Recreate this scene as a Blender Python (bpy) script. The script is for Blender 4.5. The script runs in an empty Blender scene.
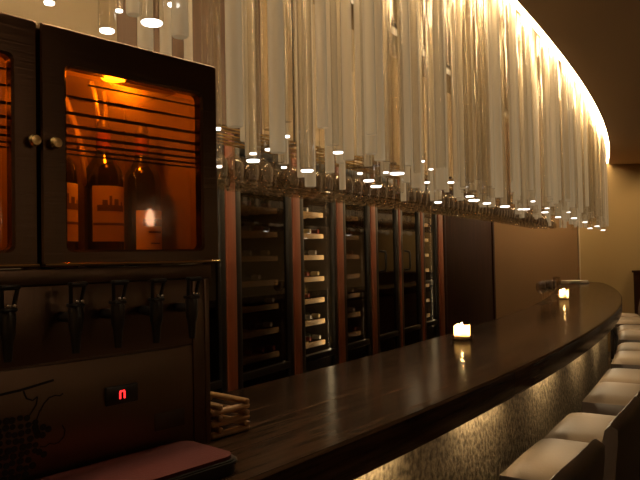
import bpy, bmesh, math, random
from math import sin, cos, pi, radians, atan2, sqrt
from mathutils import Matrix, Vector
random.seed(11)
SC = bpy.context.scene
COL = SC.collection

# ------------------------------------------------------------------ helpers
def link(o, parent=None):
    COL.objects.link(o)
    if parent is not None:
        o.parent = parent
    return o

def finish(name, bm, mat, parent=None, smooth=35, loc=None, rz=None):
    me = bpy.data.meshes.new(name)
    bmesh.ops.recalc_face_normals(bm, faces=bm.faces)
    if smooth:
        lim = radians(smooth)
        for f in bm.faces:
            f.smooth = True
        for e in bm.edges:
            if len(e.link_faces) == 2 and e.calc_face_angle(0) > lim:
                e.smooth = False
    bm.to_mesh(me)
    bm.free()
    mats = mat if isinstance(mat, (list, tuple)) else [mat]
    for m in mats:
        me.materials.append(m)
    o = bpy.data.objects.new(name, me)
    if loc is not None:
        o.location = loc
    if rz is not None:
        o.rotation_euler = (0, 0, rz)
    return link(o, parent)

def tag(o, label, cat, group=None):
    o['label'] = label
    o['category'] = cat
    if group:
        o['group'] = group
    return o

def thing(name, label, cat, loc=(0, 0, 0), rz=0.0, group=None):
    o = bpy.data.objects.new(name, None)
    o.location = loc
    o.rotation_euler = (0, 0, rz)
    o.empty_display_size = 0.1
    link(o)
    return tag(o, label, cat, group)

def struct(o):
    o['kind'] = 'structure'
    return o

def dup(root, loc, rz, label, group=None):
    r = root.copy()
    COL.objects.link(r)
    r.location = loc
    r.rotation_euler = (0, 0, rz)
    r['label'] = label
    if group:
        r['group'] = group
    for ch in list(root.children):
        c = ch.copy()
        COL.objects.link(c)
        c.parent = r
        for g in list(ch.children):
            d = g.copy()
            COL.objects.link(d)
            d.parent = c
    return r

def bx(bm, x0, x1, y0, y1, z0, z1, bev=0.0, seg=2, M=None):
    t = bmesh.new()
    vs = [t.verts.new((x, y, z)) for x in (x0, x1) for y in (y0, y1) for z in (z0, z1)]
    for q in ((0, 1, 3, 2), (4, 6, 7, 5), (0, 4, 5, 1), (2, 3, 7, 6), (0, 2, 6, 4), (1, 5, 7, 3)):
        t.faces.new([vs[i] for i in q])
    bmesh.ops.recalc_face_normals(t, faces=t.faces)
    if bev > 0:
        bmesh.ops.bevel(t, geom=list(t.edges), offset=bev, segments=seg, profile=0.5, affect='EDGES')
    merge(bm, t, M)

def merge(bm, t, M=None, mi=None):
    if M is not None:
        t.transform(M)
    mp = {v: bm.verts.new(v.co) for v in t.verts}
    for f in t.faces:
        try:
            nf = bm.faces.new([mp[v] for v in f.verts])
            nf.material_index = f.material_index if mi is None else mi
        except ValueError:
            pass
    t.free()

def lathe(bm, prof, n=20, c=(0, 0, 0), M=None, wob=None):
    """prof: list of (r, z); r == 0 makes a pole."""
    t = bmesh.new()
    rings = []
    for k, (r, z) in enumerate(prof):
        if r < 1e-6:
            rings.append([t.verts.new((c[0], c[1], c[2] + z))])
        else:
            ring = []
            for i in range(n):
                a = 2 * pi * i / n
                zz = z + (wob(k, a) if wob else 0)
                ring.append(t.verts.new((c[0] + r * cos(a), c[1] + r * sin(a), c[2] + zz)))
            rings.append(ring)
    for A, B in zip(rings, rings[1:]):
        if len(A) == 1 and len(B) == 1:
            continue
        for i in range(n):
            j = (i + 1) % n
            if len(A) == 1:
                t.faces.new((A[0], B[i], B[j]))
            elif len(B) == 1:
                t.faces.new((A[i], A[j], B[0]))
            else:
                t.faces.new((A[i], A[j], B[j], B[i]))
    merge(bm, t, M)

def tube(bm, pts, r, n=10, cap=True, M=None):
    """round tube along a polyline; r a number or one per point."""
    pts = [Vector(p) for p in pts]
    rs = r if isinstance(r, (list, tuple)) else [r] * len(pts)
    t = bmesh.new()
    d0 = (pts[1] - pts[0]).normalized()
    up = Vector((0, 0, 1)) if abs(d0.z) < 0.9 else Vector((1, 0, 0))
    s = d0.cross(up).normalized()
    rings = []
    for i, p in enumerate(pts):
        if i == 0:
            d = pts[1] - pts[0]
        elif i == len(pts) - 1:
            d = pts[-1] - pts[-2]
        else:
            d = (pts[i + 1] - p).normalized() + (p - pts[i - 1]).normalized()
        d = d.normalized()
        s = (s - d * s.dot(d)).normalized()
        w = d.cross(s)
        rings.append([t.verts.new(p + (s * cos(2 * pi * k / n) + w * sin(2 * pi * k / n)) * rs[i]) for k in range(n)])
    for A, B in zip(rings, rings[1:]):
        for k in range(n):
            j = (k + 1) % n
            t.faces.new((A[k], A[j], B[j], B[k]))
    if cap:
        t.faces.new(rings[0][::-1])
        t.faces.new(rings[-1])
    merge(bm, t, M)

def prism(bm, poly, z0, z1, M=None):
    t = bmesh.new()
    a = [t.verts.new((x, y, z0)) for x, y in poly]
    b = [t.verts.new((x, y, z1)) for x, y in poly]
    t.faces.new(a[::-1])
    t.faces.new(b)
    n = len(poly)
    for i in range(n):
        j = (i + 1) % n
        t.faces.new((a[i], a[j], b[j], b[i]))
    merge(bm, t, M)

def face_xz(y):
    """maps prism (x, y=height, z=depth) onto a vertical face: x, z plane at depth y"""
    return Matrix(((1, 0, 0, 0), (0, 0, -1, y), (0, 1, 0, 0), (0, 0, 0, 1)))

# ------------------------------------------------------------------ materials
def newmat(name):
    m = bpy.data.materials.new(name)
    m.use_nodes = True
    nt = m.node_tree
    nt.nodes.clear()
    out = nt.nodes.new('ShaderNodeOutputMaterial')
    return m, nt, out

def N(nt, typ, **kw):
    n = nt.nodes.new(typ)
    for k, v in kw.items():
        if k in n.inputs:
            n.inputs[k].default_value = v
        else:
            setattr(n, k, v)
    return n

def pbr(name, col, rough=0.5, metal=0.0, spec=0.5, noise=None, col2=None, bump=0.0, coord='Object', scale=(1, 1, 1), trans=0.0, coat=0.0):
    m, nt, out = newmat(name)
    b = N(nt, 'ShaderNodeBsdfPrincipled', Roughness=rough, Metallic=metal)
    b.inputs['Base Color'].default_value = (*col, 1)
    b.inputs['Specular IOR Level'].default_value = spec
    b.inputs['Coat Weight'].default_value = coat
    if trans:
        b.inputs['Subsurface Weight'].default_value = trans
    if noise:
        tc = N(nt, 'ShaderNodeTexCoord')
        mp = N(nt, 'ShaderNodeMapping')
        mp.inputs['Scale'].default_value = scale
        nz = N(nt, 'ShaderNodeTexNoise')
        nz.inputs['Scale'].default_value = noise
        nz.inputs['Detail'].default_value = 6
        nt.links.new(tc.outputs[coord], mp.inputs['Vector'])
        nt.links.new(mp.outputs['Vector'], nz.inputs['Vector'])
        if col2:
            cr = N(nt, 'ShaderNodeValToRGB')
            cr.color_ramp.elements[0].position = 0.35
            cr.color_ramp.elements[0].color = (*col, 1)
            cr.color_ramp.elements[1].position = 0.65
            cr.color_ramp.elements[1].color = (*col2, 1)
            nt.links.new(nz.outputs['Fac'], cr.inputs['Fac'])
            nt.links.new(cr.outputs['Color'], b.inputs['Base Color'])
        if bump:
            bp = N(nt, 'ShaderNodeBump')
            bp.inputs['Strength'].default_value = bump
            bp.inputs['Distance'].default_value = 0.01
            nt.links.new(nz.outputs['Fac'], bp.inputs['Height'])
            nt.links.new(bp.outputs['Normal'], b.inputs['Normal'])
    nt.links.new(b.outputs['BSDF'], out.inputs['Surface'])
    return m

def emit(name, col, s):
    m, nt, out = newmat(name)
    e = N(nt, 'ShaderNodeEmission', Strength=s)
    e.inputs['Color'].default_value = (*col, 1)
    nt.links.new(e.outputs[0], out.inputs['Surface'])
    return m

def thin_glass(name, tint, refl=0.06, edge=0.55, rough=0.03, gcol=(1, 1, 1)):
    """see-through glass: straight transmission with a tint, reflection growing to the rim"""
    m, nt, out = newmat(name)
    t = N(nt, 'ShaderNodeBsdfTransparent')
    t.inputs['Color'].default_value = (*tint, 1)
    g = N(nt, 'ShaderNodeBsdfGlossy', Roughness=rough)
    g.inputs['Color'].default_value = (*gcol, 1)
    lw = N(nt, 'ShaderNodeLayerWeight', Blend=0.5)
    pw = N(nt, 'ShaderNodeMath', operation='POWER')
    pw.inputs[1].default_value = 2.5
    ma = N(nt, 'ShaderNodeMath', operation='MULTIPLY_ADD')
    ma.inputs[1].default_value = edge
    ma.inputs[2].default_value = refl
    mx = N(nt, 'ShaderNodeMixShader')
    nt.links.new(lw.outputs['Facing'], pw.inputs[0])
    nt.links.new(pw.outputs[0], ma.inputs[0])
    nt.links.new(ma.outputs[0], mx.inputs['Fac'])
    nt.links.new(t.outputs[0], mx.inputs[1])
    nt.links.new(g.outputs[0], mx.inputs[2])
    nt.links.new(mx.outputs[0], out.inputs['Surface'])
    return m

def frosted(name, col, clear=0.2, diff=0.5, glow=0.0, gcol=(1, 0.78, 0.5)):
    m, nt, out = newmat(name)
    d = N(nt, 'ShaderNodeBsdfDiffuse')
    d.inputs['Color'].default_value = (*col, 1)
    tl = N(nt, 'ShaderNodeBsdfTranslucent')
    tl.inputs['Color'].default_value = (*col, 1)
    m1 = N(nt, 'ShaderNodeMixShader')
    m1.inputs['Fac'].default_value = 1 - diff
    tr = N(nt, 'ShaderNodeBsdfTransparent')
    m2 = N(nt, 'ShaderNodeMixShader')
    m2.inputs['Fac'].default_value = clear
    g = N(nt, 'ShaderNodeBsdfGlossy', Roughness=0.15)
    lw = N(nt, 'ShaderNodeLayerWeight', Blend=0.3)
    m3 = N(nt, 'ShaderNodeMixShader')
    nt.links.new(d.outputs[0], m1.inputs[1])
    nt.links.new(tl.outputs[0], m1.inputs[2])
    nt.links.new(m1.outputs[0], m2.inputs[1])
    nt.links.new(tr.outputs[0], m2.inputs[2])
    nt.links.new(lw.outputs['Fresnel'], m3.inputs['Fac'])
    nt.links.new(m2.outputs[0], m3.inputs[1])
    nt.links.new(g.outputs[0], m3.inputs[2])
    last = m3.outputs[0]
    if glow:
        e = N(nt, 'ShaderNodeEmission', Strength=glow)
        e.inputs['Color'].default_value = (*gcol, 1)
        ad = N(nt, 'ShaderNodeAddShader')
        nt.links.new(last, ad.inputs[0]); nt.links.new(e.outputs[0], ad.inputs[1])
        last = ad.outputs[0]
    nt.links.new(last, out.inputs['Surface'])
    return m

def wood_uv(name, c1, c2, rough, su, sv, plank=0.0, spec=0.5):
    """grain running along U of the mesh's own UV map (metres)"""
    m, nt, out = newmat(name)
    b = N(nt, 'ShaderNodeBsdfPrincipled', Roughness=rough)
    b.inputs['Specular IOR Level'].default_value = spec
    uv = N(nt, 'ShaderNodeUVMap')
    mp = N(nt, 'ShaderNodeMapping')
    mp.inputs['Scale'].default_value = (su, sv, 1)
    nz = N(nt, 'ShaderNodeTexNoise', Scale=1.0, Detail=8.0, Roughness=0.65)
    nt.links.new(uv.outputs[0], mp.inputs['Vector'])
    nt.links.new(mp.outputs[0], nz.inputs['Vector'])
    cr = N(nt, 'ShaderNodeValToRGB')
    cr.color_ramp.elements[0].position = 0.3
    cr.color_ramp.elements[0].color = (*c1, 1)
    cr.color_ramp.elements[1].position = 0.7
    cr.color_ramp.elements[1].color = (*c2, 1)
    nt.links.new(nz.outputs['Fac'], cr.inputs['Fac'])
    last = cr.outputs['Color']
    if plank:
        br = N(nt, 'ShaderNodeTexBrick', Scale=1.0)
        br.inputs['Color1'].default_value = (1, 1, 1, 1)
        br.inputs['Color2'].default_value = (0.5, 0.5, 0.5, 1)
        br.inputs['Mortar'].default_value = (0.3, 0.3, 0.3, 1)
        br.inputs['Mortar Size'].default_value = 0.0025
        br.inputs['Brick Width'].default_value = 1.3
        br.inputs['Row Height'].default_value = plank
        nt.links.new(uv.outputs[0], br.inputs['Vector'])
        mu = N(nt, 'ShaderNodeMixRGB', blend_type='MULTIPLY')
        mu.inputs['Fac'].default_value = 1
        nt.links.new(last, mu.inputs['Color1'])
        nt.links.new(br.outputs['Color'], mu.inputs['Color2'])
        last = mu.outputs['Color']
    nt.links.new(last, b.inputs['Base Color'])
    rr = N(nt, 'ShaderNodeMapRange')
    rr.inputs['To Min'].default_value = rough * 0.75
    rr.inputs['To Max'].default_value = rough * 1.3
    nt.links.new(nz.outputs['Fac'], rr.inputs['Value'])
    nt.links.new(rr.outputs[0], b.inputs['Roughness'])
    bp = N(nt, 'ShaderNodeBump')
    bp.inputs['Strength'].default_value = 0.10
    bp.inputs['Distance'].default_value = 0.004
    nt.links.new(nz.outputs['Fac'], bp.inputs['Height'])
    nt.links.new(bp.outputs['Normal'], b.inputs['Normal'])
    nt.links.new(b.outputs[0], out.inputs['Surface'])
    return m

M = {}
M['counter'] = wood_uv('dark_counter_wood', (0.003, 0.0017, 0.0011), (0.080, 0.044, 0.026), 0.14, 2.4, 30, 0.145, 0.011)
M['stone'] = pbr('pebbled_panel', (0.10, 0.07, 0.036), 0.55, noise=55, col2=(0.40, 0.31, 0.185), bump=0.55, scale=(1, 1, 1))
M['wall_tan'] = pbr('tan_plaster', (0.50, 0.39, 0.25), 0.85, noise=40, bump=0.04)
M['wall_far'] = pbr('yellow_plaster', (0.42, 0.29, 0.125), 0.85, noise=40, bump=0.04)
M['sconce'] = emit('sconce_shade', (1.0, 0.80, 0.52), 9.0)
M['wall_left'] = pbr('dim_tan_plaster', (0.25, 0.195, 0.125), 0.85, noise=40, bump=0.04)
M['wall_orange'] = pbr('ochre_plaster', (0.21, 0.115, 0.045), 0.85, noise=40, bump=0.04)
M['ceiling'] = pbr('brown_ceiling', (0.46, 0.33, 0.21), 0.9, noise=120, bump=0.06)
M['floor'] = pbr('dark_floor', (0.055, 0.038, 0.026), 0.4, noise=3, col2=(0.08, 0.055, 0.035))
M['soffit'] = pbr('brown_panelling', (0.085, 0.045, 0.026), 0.5, noise=5, col2=(0.11, 0.06, 0.035), scale=(6, 6, 0.5))
M['post'] = pbr('red_brown_wood', (0.19, 0.052, 0.024), 0.42, noise=6, col2=(0.26, 0.075, 0.034), scale=(8, 8, 0.4))
M['panel'] = pbr('dark_red_door_wood', (0.018, 0.006, 0.0032), 0.7, spec=0.1, noise=5, col2=(0.034, 0.010, 0.005), scale=(8, 8, 0.4))
M['black'] = pbr('black_enamel', (0.010, 0.008, 0.007), 0.4)
M['blackgloss'] = pbr('black_plastic', (0.010, 0.009, 0.009), 0.28, spec=0.8)
M['fridge_in'] = pbr('fridge_lining', (0.03, 0.022, 0.016), 0.6)
M['shelf'] = pbr('beech_shelf', (0.55, 0.36, 0.17), 0.5, noise=8, col2=(0.66, 0.45, 0.23), scale=(1, 1, 8))
M['steel'] = pbr('brushed_steel', (0.20, 0.13, 0.09), 0.33, metal=1.0, noise=9, bump=0.05, scale=(22, 22, 0.6))
M['steel_door'] = pbr('brushed_door_steel', (0.15, 0.092, 0.06), 0.24, metal=1.0, noise=9, bump=0.06, scale=(0.7, 0.7, 24))
M['brass'] = pbr('brass', (0.85, 0.62, 0.28), 0.25, metal=1.0)
M['chrome'] = pbr('chrome', (0.8, 0.76, 0.7), 0.12, metal=1.0)
M['amber'] = thin_glass('amber_glass', (0.97, 0.44, 0.06), 0.06, 0.35)
M['inner'] = pbr('pale_steel_lining', (0.20, 0.15, 0.10), 0.5, noise=3, bump=0.02)
M['stripe'] = pbr('dark_gap', (0.09, 0.025, 0.008), 0.6)
M['etched'] = frosted('etched_amber_band', (0.95, 0.80, 0.45), 0.84, 0.25)
M['hose'] = frosted('clear_hose', (0.95, 0.85, 0.65), 0.25, 0.6)
M['bottle'] = pbr('dark_bottle_glass', (0.012, 0.014, 0.008), 0.08, spec=0.8)
M['label'] = pbr('paper_label', (0.80, 0.72, 0.58), 0.7, noise=30, col2=(0.86, 0.79, 0.64))
M['labelink'] = pbr('label_ink', (0.20, 0.14, 0.10), 0.7)
M['foil'] = pbr('wine_foil', (0.25, 0.05, 0.03), 0.35, metal=0.4)
M['stopper'] = pbr('stopper_rubber', (0.04, 0.03, 0.025), 0.4)
M['cloth'] = pbr('red_cloth', (0.085, 0.012, 0.012), 0.9, noise=220, bump=0.15)
M['tray'] = pbr('tray_black', (0.02, 0.014, 0.012), 0.4)
M['emblem'] = pbr('black_print', (0.006, 0.005, 0.005), 0.5)
M['red_led'] = emit('red_digit', (1.0, 0.02, 0.02), 3.0)
M['rod'] = pbr('pale_bamboo', (0.46, 0.26, 0.12), 0.5, noise=20, col2=(0.58, 0.35, 0.17), scale=(1, 1, 4))
M['wax'] = frosted('candle_wax', (1.0, 0.84, 0.52), 0.0, 0.35)
M['flame'] = emit('flame', (1.0, 0.60, 0.22), 800.0)
M['clear'] = thin_glass('clear_tube', (0.95, 0.93, 0.89), 0.05, 0.85, 0.12)
M['frost'] = frosted('frosted_tube', (0.88, 0.73, 0.50), 0.38, 0.5, 0.087, (1, 0.71, 0.39))
M['stem'] = thin_glass('stemware', (0.88, 0.84, 0.78), 0.06, 0.75, 0.03)
M['dish'] = thin_glass('dish_glass', (0.90, 0.86, 0.78), 0.08, 0.6)
M['door_glass'] = thin_glass('door_glass', (0.42, 0.36, 0.30), 0.045, 0.5, 0.02)
M['smoke_glass'] = thin_glass('smoked_door_glass', (0.16, 0.12, 0.09), 0.08, 0.6, 0.05)
M['open_glass'] = thin_glass('clear_door_glass', (0.82, 0.78, 0.70), 0.035, 0.4, 0.02)
M['tip'] = emit('lit_tube_end', (1.0, 0.95, 0.86), 5.0)
M['cove'] = emit('cove_diffuser', (1.0, 0.74, 0.42), 48.0)
M['wall_fill'] = emit('wall_fill_glow', (1.0, 0.72, 0.40), 0.85)
M['understrip'] = emit('under_bar_strip', (1.0, 0.76, 0.46), 40.0)
M['lamp_amber'] = emit('dispenser_lamp', (1.0, 0.80, 0.45), 10.0)
M['leather'] = pbr('cream_leather', (0.17, 0.124, 0.081), 0.5, spec=0.12, noise=60, bump=0.05)
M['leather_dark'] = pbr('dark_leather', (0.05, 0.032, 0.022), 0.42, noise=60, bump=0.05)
M['stoolwood'] = pbr('dark_stool_wood', (0.03, 0.017, 0.010), 0.4)
M['iron'] = pbr('dark_iron', (0.05, 0.04, 0.035), 0.4, metal=0.8)
M['napkin'] = pbr('white_napkin', (0.72, 0.68, 0.60), 0.8)

# ------------------------------------------------------------------ the plan of the place
BC = Vector((-16.079, 13.785)); BR = 20.344        # bar front edge: an arc
CC = Vector((-30.768, 23.400)); CR = 37.624        # edge of the ceiling cove: a flatter arc
TOP = 1.07
def bar(off, th, z):
    a = radians(th)
    return Vector((BC.x + (BR + off) * cos(a), BC.y + (BR + off) * sin(a), z))
def cove(off, ph, z):
    a = radians(ph)
    return Vector((CC.x + (CR + off) * cos(a), CC.y + (CR + off) * sin(a), z))
CABA = radians(29); CAB0 = Vector((-0.77, 2.95))
def cab(t, d, z):   # t along the wine wall, d out of it towards the bar
    return Vector((CAB0.x + t * sin(CABA) + d * cos(CABA), CAB0.y + t * cos(CABA) - d * sin(CABA), z))

def arc_strip(fn, o0, o1, z0, z1, a0, a1, n, bev=0.0, uvname=True):
    """solid arc-shaped bar of rectangular section with UVs in metres"""
    bm = bmesh.new()
    uvl = bm.loops.layers.uv.new('UVMap')
    secs = [(o0, z0), (o1, z0), (o1, z1 - bev), (o1 - bev, z1), (o0 + bev, z1), (o0, z1 - bev)] if bev else [(o0, z0), (o1, z0), (o1, z1), (o0, z1)]
    rows = []
    for i in range(n + 1):
        a = a0 + (a1 - a0) * i / n
        rows.append([bm.verts.new(fn(o, a, z)) for o, z in secs])
    per = [0]
    k = len(secs)
    for i in range(k):
        p, q = secs[i], secs[(i + 1) % k]
        per.append(per[-1] + math.hypot(p[0] - q[0], p[1] - q[1]))
    L = 20.3 * radians(a1 - a0)
    for i in range(n):
        for j in range(k):
            j2 = (j + 1) % k
            f = bm.faces.new((rows[i][j], rows[i][j2], rows[i + 1][j2], rows[i + 1][j]))
            for lp, (uu, vv) in zip(f.loops, ((i, per[j]), (i, per[j + 1]), (i + 1, per[j + 1]), (i + 1, per[j]))):
                lp[uvl].uv = (uu / n * L, vv)
    bm.faces.new(rows[0]); bm.faces.new(rows[-1][::-1])
    return bm

# floor
bm = bmesh.new(); bx(bm, -5, 8, -2.5, 11.2, -0.1, 0.0)
struct(finish('floor', bm, M['floor'], smooth=0))

# ceiling over the guests, its edge following the cove
HC, HR = 2.72, 3.12
bm = bmesh.new()
edge = [cove(0, a, 0) for a in [-42 + 21.2 * i / 40 for i in range(41)]]
poly = [(p.x, p.y) for p in edge] + [(4.45, 11.2), (8, 11.2), (8, -2.5), (edge[0].x, -2.5)]
prism(bm, poly, HC, HC + 0.5)
struct(finish('ceiling', bm, M['ceiling'], smooth=30))
# the higher ceiling inside the recess
bm = bmesh.new()
poly = [(p.x, p.y) for p in edge] + [(4.45, 11.2), (-5, 11.2), (-5, -2.5), (edge[0].x, -2.5)]
prism(bm, poly, HR, HR + 0.1)
struct(finish('ceiling_recess', bm, M['wall_tan'], smooth=30))

def wallbox(name, p, q, z0, z1, mat, th=0.12, side=1):
    p, q = Vector(p), Vector(q)
    d = (q - p); L = d.length; a = atan2(d.y, d.x)
    bm = bmesh.new()
    bx(bm, 0, L, 0, th * side, z0, z1)
    return struct(finish(name, bm, mat, smooth=0, loc=(p.x, p.y, 0), rz=a))

c = lambda t, d=0: (cab(t, d, 0).x, cab(t, d, 0).y)
# wall left of the wine cabinets
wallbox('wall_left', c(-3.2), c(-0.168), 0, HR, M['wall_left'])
# brown panelling above the cabinets
wallbox('wall_back', c(-0.165), c(0.93), 2.12, HR, M['soffit'], 0.10)
wallbox('wall_upper', c(0.932), c(6.06), 2.12, HR, M['wall_tan'], 0.10)
wallbox('wall_rear', c(-0.165, -0.62), c(6.06, -0.62), 0, HR, M['soffit'], 0.1)
pe = c(6.08); pk = (3.765, 9.62)
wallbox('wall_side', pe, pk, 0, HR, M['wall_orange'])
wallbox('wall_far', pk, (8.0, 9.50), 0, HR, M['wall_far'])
# slim corner bead where the two walls meet
bm = bmesh.new(); bx(bm, -0.012, 0.012, -0.02, 0.004, 0.0, HR, 0.003)
struct(finish('trim_1', bm, M['wall_tan'], loc=(pk[0] - 0.005, pk[1] - 0.015, 0), rz=radians(20)))
# wall on the guests' side and wall behind the viewer
wallbox('wall_right', (6.6, 9.5), (6.6, -2.5), 0, HC, M['wall_tan'])
wallbox('wall_near', (6.6, -2.5), (-5, -2.5), 0, HR, M['wall_tan'])
wallbox('wall_end', (-5, -2.5), c(-3.2), 0, HR, M['wall_tan'], 0.12, -1)

# unseen glowing strip added high in the recess to brighten the wine wall
t = thing('wall_fill_strip', 'unseen warm strip added to brighten the wall above the wine cabinets', 'light', cab(-2.2, 0.30, 3.06), radians(61))
bm = bmesh.new(); bx(bm, 0, 8.0, -0.03, 0.03, 0.025, 0.058, 0.003); finish('strip_body', bm, M['iron'], t)
bm = bmesh.new(); bx(bm, 0.01, 7.99, -0.022, 0.022, 0.012, 0.0248); finish('diffuser', bm, M['wall_fill'], t)
# sconces on the guests' side wall; middle gives the glint, outer two added for highlights
for i, sy in enumerate((-1.3, 0.32, 2.4)):
    t = thing('wall_sconce', 'small glowing wall lamp on the guests side wall, ' + ('added for highlights, behind the viewer', 'facing the wine dispenser', 'added for highlights, facing the bar middle')[i], 'lamp', (6.595, sy, 1.83), radians(90))
    bm = bmesh.new(); bx(bm, -0.05, 0.05, 0.0, 0.02, -0.06, 0.10, 0.004); tube(bm, [(0, 0.02, 0.0), (0, 0.10, 0.0), (0, 0.10, 0.04)], 0.008, 8); finish('bracket', bm, M['brass'], t)
    bm = bmesh.new(); lathe(bm, [(0, 0.04), (0.035, 0.04), (0.055, 0.10), (0.048, 0.17), (0.022, 0.235), (0, 0.245)], 20, c=(0, 0.10, 0)); finish('shade', bm, M['sconce'], t)
# cove light: a warm diffuser tray tucked behind the ceiling edge
t = thing('cove_light', 'glowing warm light trough curving along the ceiling edge above the glass tubes', 'light', (0, 0, 0))
bm = arc_strip(cove, -0.055, -0.018, 2.735, 2.835, -40, -21.6, 48)
finish('diffuser', bm, M['cove'], t)
bm = arc_strip(cove, -0.018, -0.002, 2.728, 2.840, -40, -21.6, 48)
finish('trough', bm, M['ceiling'], t)

# ------------------------------------------------------------------ bar
t = thing('bar_counter', 'long curved bar with dark wooden top and lit pebbled front panel', 'bar', (0, 0, 0))
TH0, TH1 = -43.5, -15.4
bm = bmesh.new()
uvl = bm.loops.layers.uv.new('UVMap')
n = 110
D, RC_ = 0.58, 0.30
def fr(s):   # front offset rounding off at the far end
    L = radians(TH1 - s) * BR
    return 0.0 if L >= RC_ else -RC_ + sqrt(max(0, RC_ ** 2 - (RC_ - L) ** 2))
ths = [TH0 + (TH1 - TH0) * i / n for i in range(n)] + [TH1 - 0.84 * (1 - sin(k * pi / 2 / 8)) for k in range(0, 9)]
ths = sorted(set(round(v, 5) for v in ths))
secs = []
for th in ths:
    f = fr(th)
    b = -D if th < -17.8 else -D
    prof = [(b, TOP), (f - 0.006, TOP), (f, TOP - 0.006), (f, 0.988), (f - 0.004, 0.982), (b, 0.982)]
    secs.append([bm.verts.new(bar(o, th, z)) for o, z in prof])
for i in range(len(ths) - 1):
    s0, s1 = radians(ths[i]) * BR, radians(ths[i + 1]) * BR
    for j in range(6):
        j2 = (j + 1) % 6
        fc = bm.faces.new((secs[i][j], secs[i][j2], secs[i + 1][j2], secs[i + 1][j]))
        vv = [0, 0.58, 0.60, 0.70, 0.71, 1.3, 1.4]
        for lp, (uu, v_) in zip(fc.loops, ((s0, vv[j]), (s0, vv[j + 1]), (s1, vv[j + 1]), (s1, vv[j]))):
            lp[uvl].uv = (uu, v_)
bm.faces.new(secs[0]); bm.faces.new(secs[-1][::-1])
finish('counter_top', bm, M['counter'], t, smooth=40)
bm = arc_strip(bar, -0.18, -0.12, 0.10, 0.982, TH0, -16.3, 90)
finish('front_panel', bm, M['stone'], t)
bm = arc_strip(bar, -0.18, -0.14, 0.0, 0.10, TH0, -16.3, 90)
finish('kick_board', bm, M['black'], t)
bm = arc_strip(bar, -0.57, -0.53, 0.0, 0.982, TH0, -16.3, 60)
finish('back_panel', bm, M['soffit'], t)
bm = bmesh.new()
a = arc_strip(bar, -0.53, -0.11, 0.0, 0.982, -16.3, -16.1, 2); merge(bm, a)
finish('end_panel', bm, M['post'], t)
for k in range(10):
    a = -39.3 + 2.25 * k
    bm = arc_strip(bar, -0.085, -0.065, 0.972, 0.982, a - 0.55, a + 0.55, 8)
    finish('light_strip', bm, M['understrip'], t)

# ------------------------------------------------------------------ wine cabinets
RZ = radians(61)
def cab_loc(t, d=0, z=0): return cab(t, d, z)
posts = [(0.575, 0.66, 0.004), (1.245, 1.33, 0.006), (1.83, 1.918, 0.008), (2.39, 2.475, 0.006), (2.955, 2.99, 0.006), (3.475, 3.53, 0.006), (3.945, 4.085, 0.01)]
for i, (a, b, d) in enumerate(posts):
    bm = bmesh.new(); bx(bm, 0, b - a, -d, 0.55, 0, 2.12, 0.006)
    struct(finish('trim_%d' % (i + 2), bm, M['post'], loc=cab(a, 0, 0), rz=RZ))

# lying bottle shared by every cabinet (neck towards the glass, axis along local -y)
def bottle_profile():
    return [(0, 0.0), (0.034, 0.0), (0.0375, 0.004), (0.0378, 0.19), (0.035, 0.208), (0.026, 0.224), (0.0155, 0.238), (0.0140, 0.29), (0.0150, 0.292), (0.0150, 0.302), (0, 0.302)]
bm = bmesh.new(); lathe(bm, bottle_profile(), 14, M=Matrix.Rotation(radians(90), 4, 'X'))
lying = bpy.data.meshes.new('wine_bottle')
bm.to_mesh(lying); bm.free()
for p in lying.polygons: p.use_smooth = True
lying.materials.append(M['bottle'])
bm = bmesh.new(); lathe(bm, [(0, 0.303), (0.0152, 0.303), (0.0154, 0.250), (0.0150, 0.248)], 12, M=Matrix.Rotation(radians(90), 4, 'X'))
foilm = [None, None, None]
for k, cc_ in enumerate([(0.30, 0.05, 0.03), (0.75, 0.62, 0.35), (0.65, 0.63, 0.60)]):
    me = bpy.data.meshes.new('capsule'); bm.to_mesh(me)
    for p in me.polygons: p.use_smooth = True
    me.materials.append(pbr('capsule_foil_%d' % k, cc_, 0.3, metal=0.6)); foilm[k] = me
bm.free()

def lie_bottle(t, z, d, lab, grp, k):
    o = bpy.data.objects.new('wine_bottle', lying); link(o)
    o.location = cab(t, d, z); o.rotation_euler = (0, 0, RZ + radians(random.uniform(-2, 2)))
    tag(o, lab, 'bottle', grp)
    f = bpy.data.objects.new('capsule', foilm[k]); link(f, o)

units = [  # t0, t1, glass, shelves lit?, label, description
    (-0.14, 0.57, 'door_glass', 0, 'dark glass-fronted wine cabinet partly hidden behind the wine dispenser', False),
    (0.665, 1.24, 'door_glass', 0.35, 'dim glass-fronted wine cabinet with faint shelves, first right of the dispenser', False),
    (1.335, 1.825, 'open_glass', 2.0, 'brightly lit narrow wine cabinet with pale wooden shelf fronts between reddish posts', False),
    (1.923, 2.385, 'door_glass', 1.0, 'wine cabinet with half-lit shelves just right of the brightest reddish post', False),
    (2.48, 2.95, 'smoke_glass', 0.3, 'smoked glass wine cabinet with a black handle, next to the half-lit shelves', True),
    (2.995, 3.47, 'smoke_glass', 0.3, 'smoked glass wine cabinet with a black handle, beside the last lit bottle column', True),
    (3.535, 3.94, 'open_glass', 0.8, 'narrow lit wine cabinet of stacked pale shelves beside the dark red door', False)]
where = ['cabinet behind the dispenser', 'dim cabinet by the dispenser', 'brightly lit cabinet', 'half-lit cabinet', 'smoked glass cabinet', 'second smoked glass cabinet', 'narrow lit cabinet']
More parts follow.
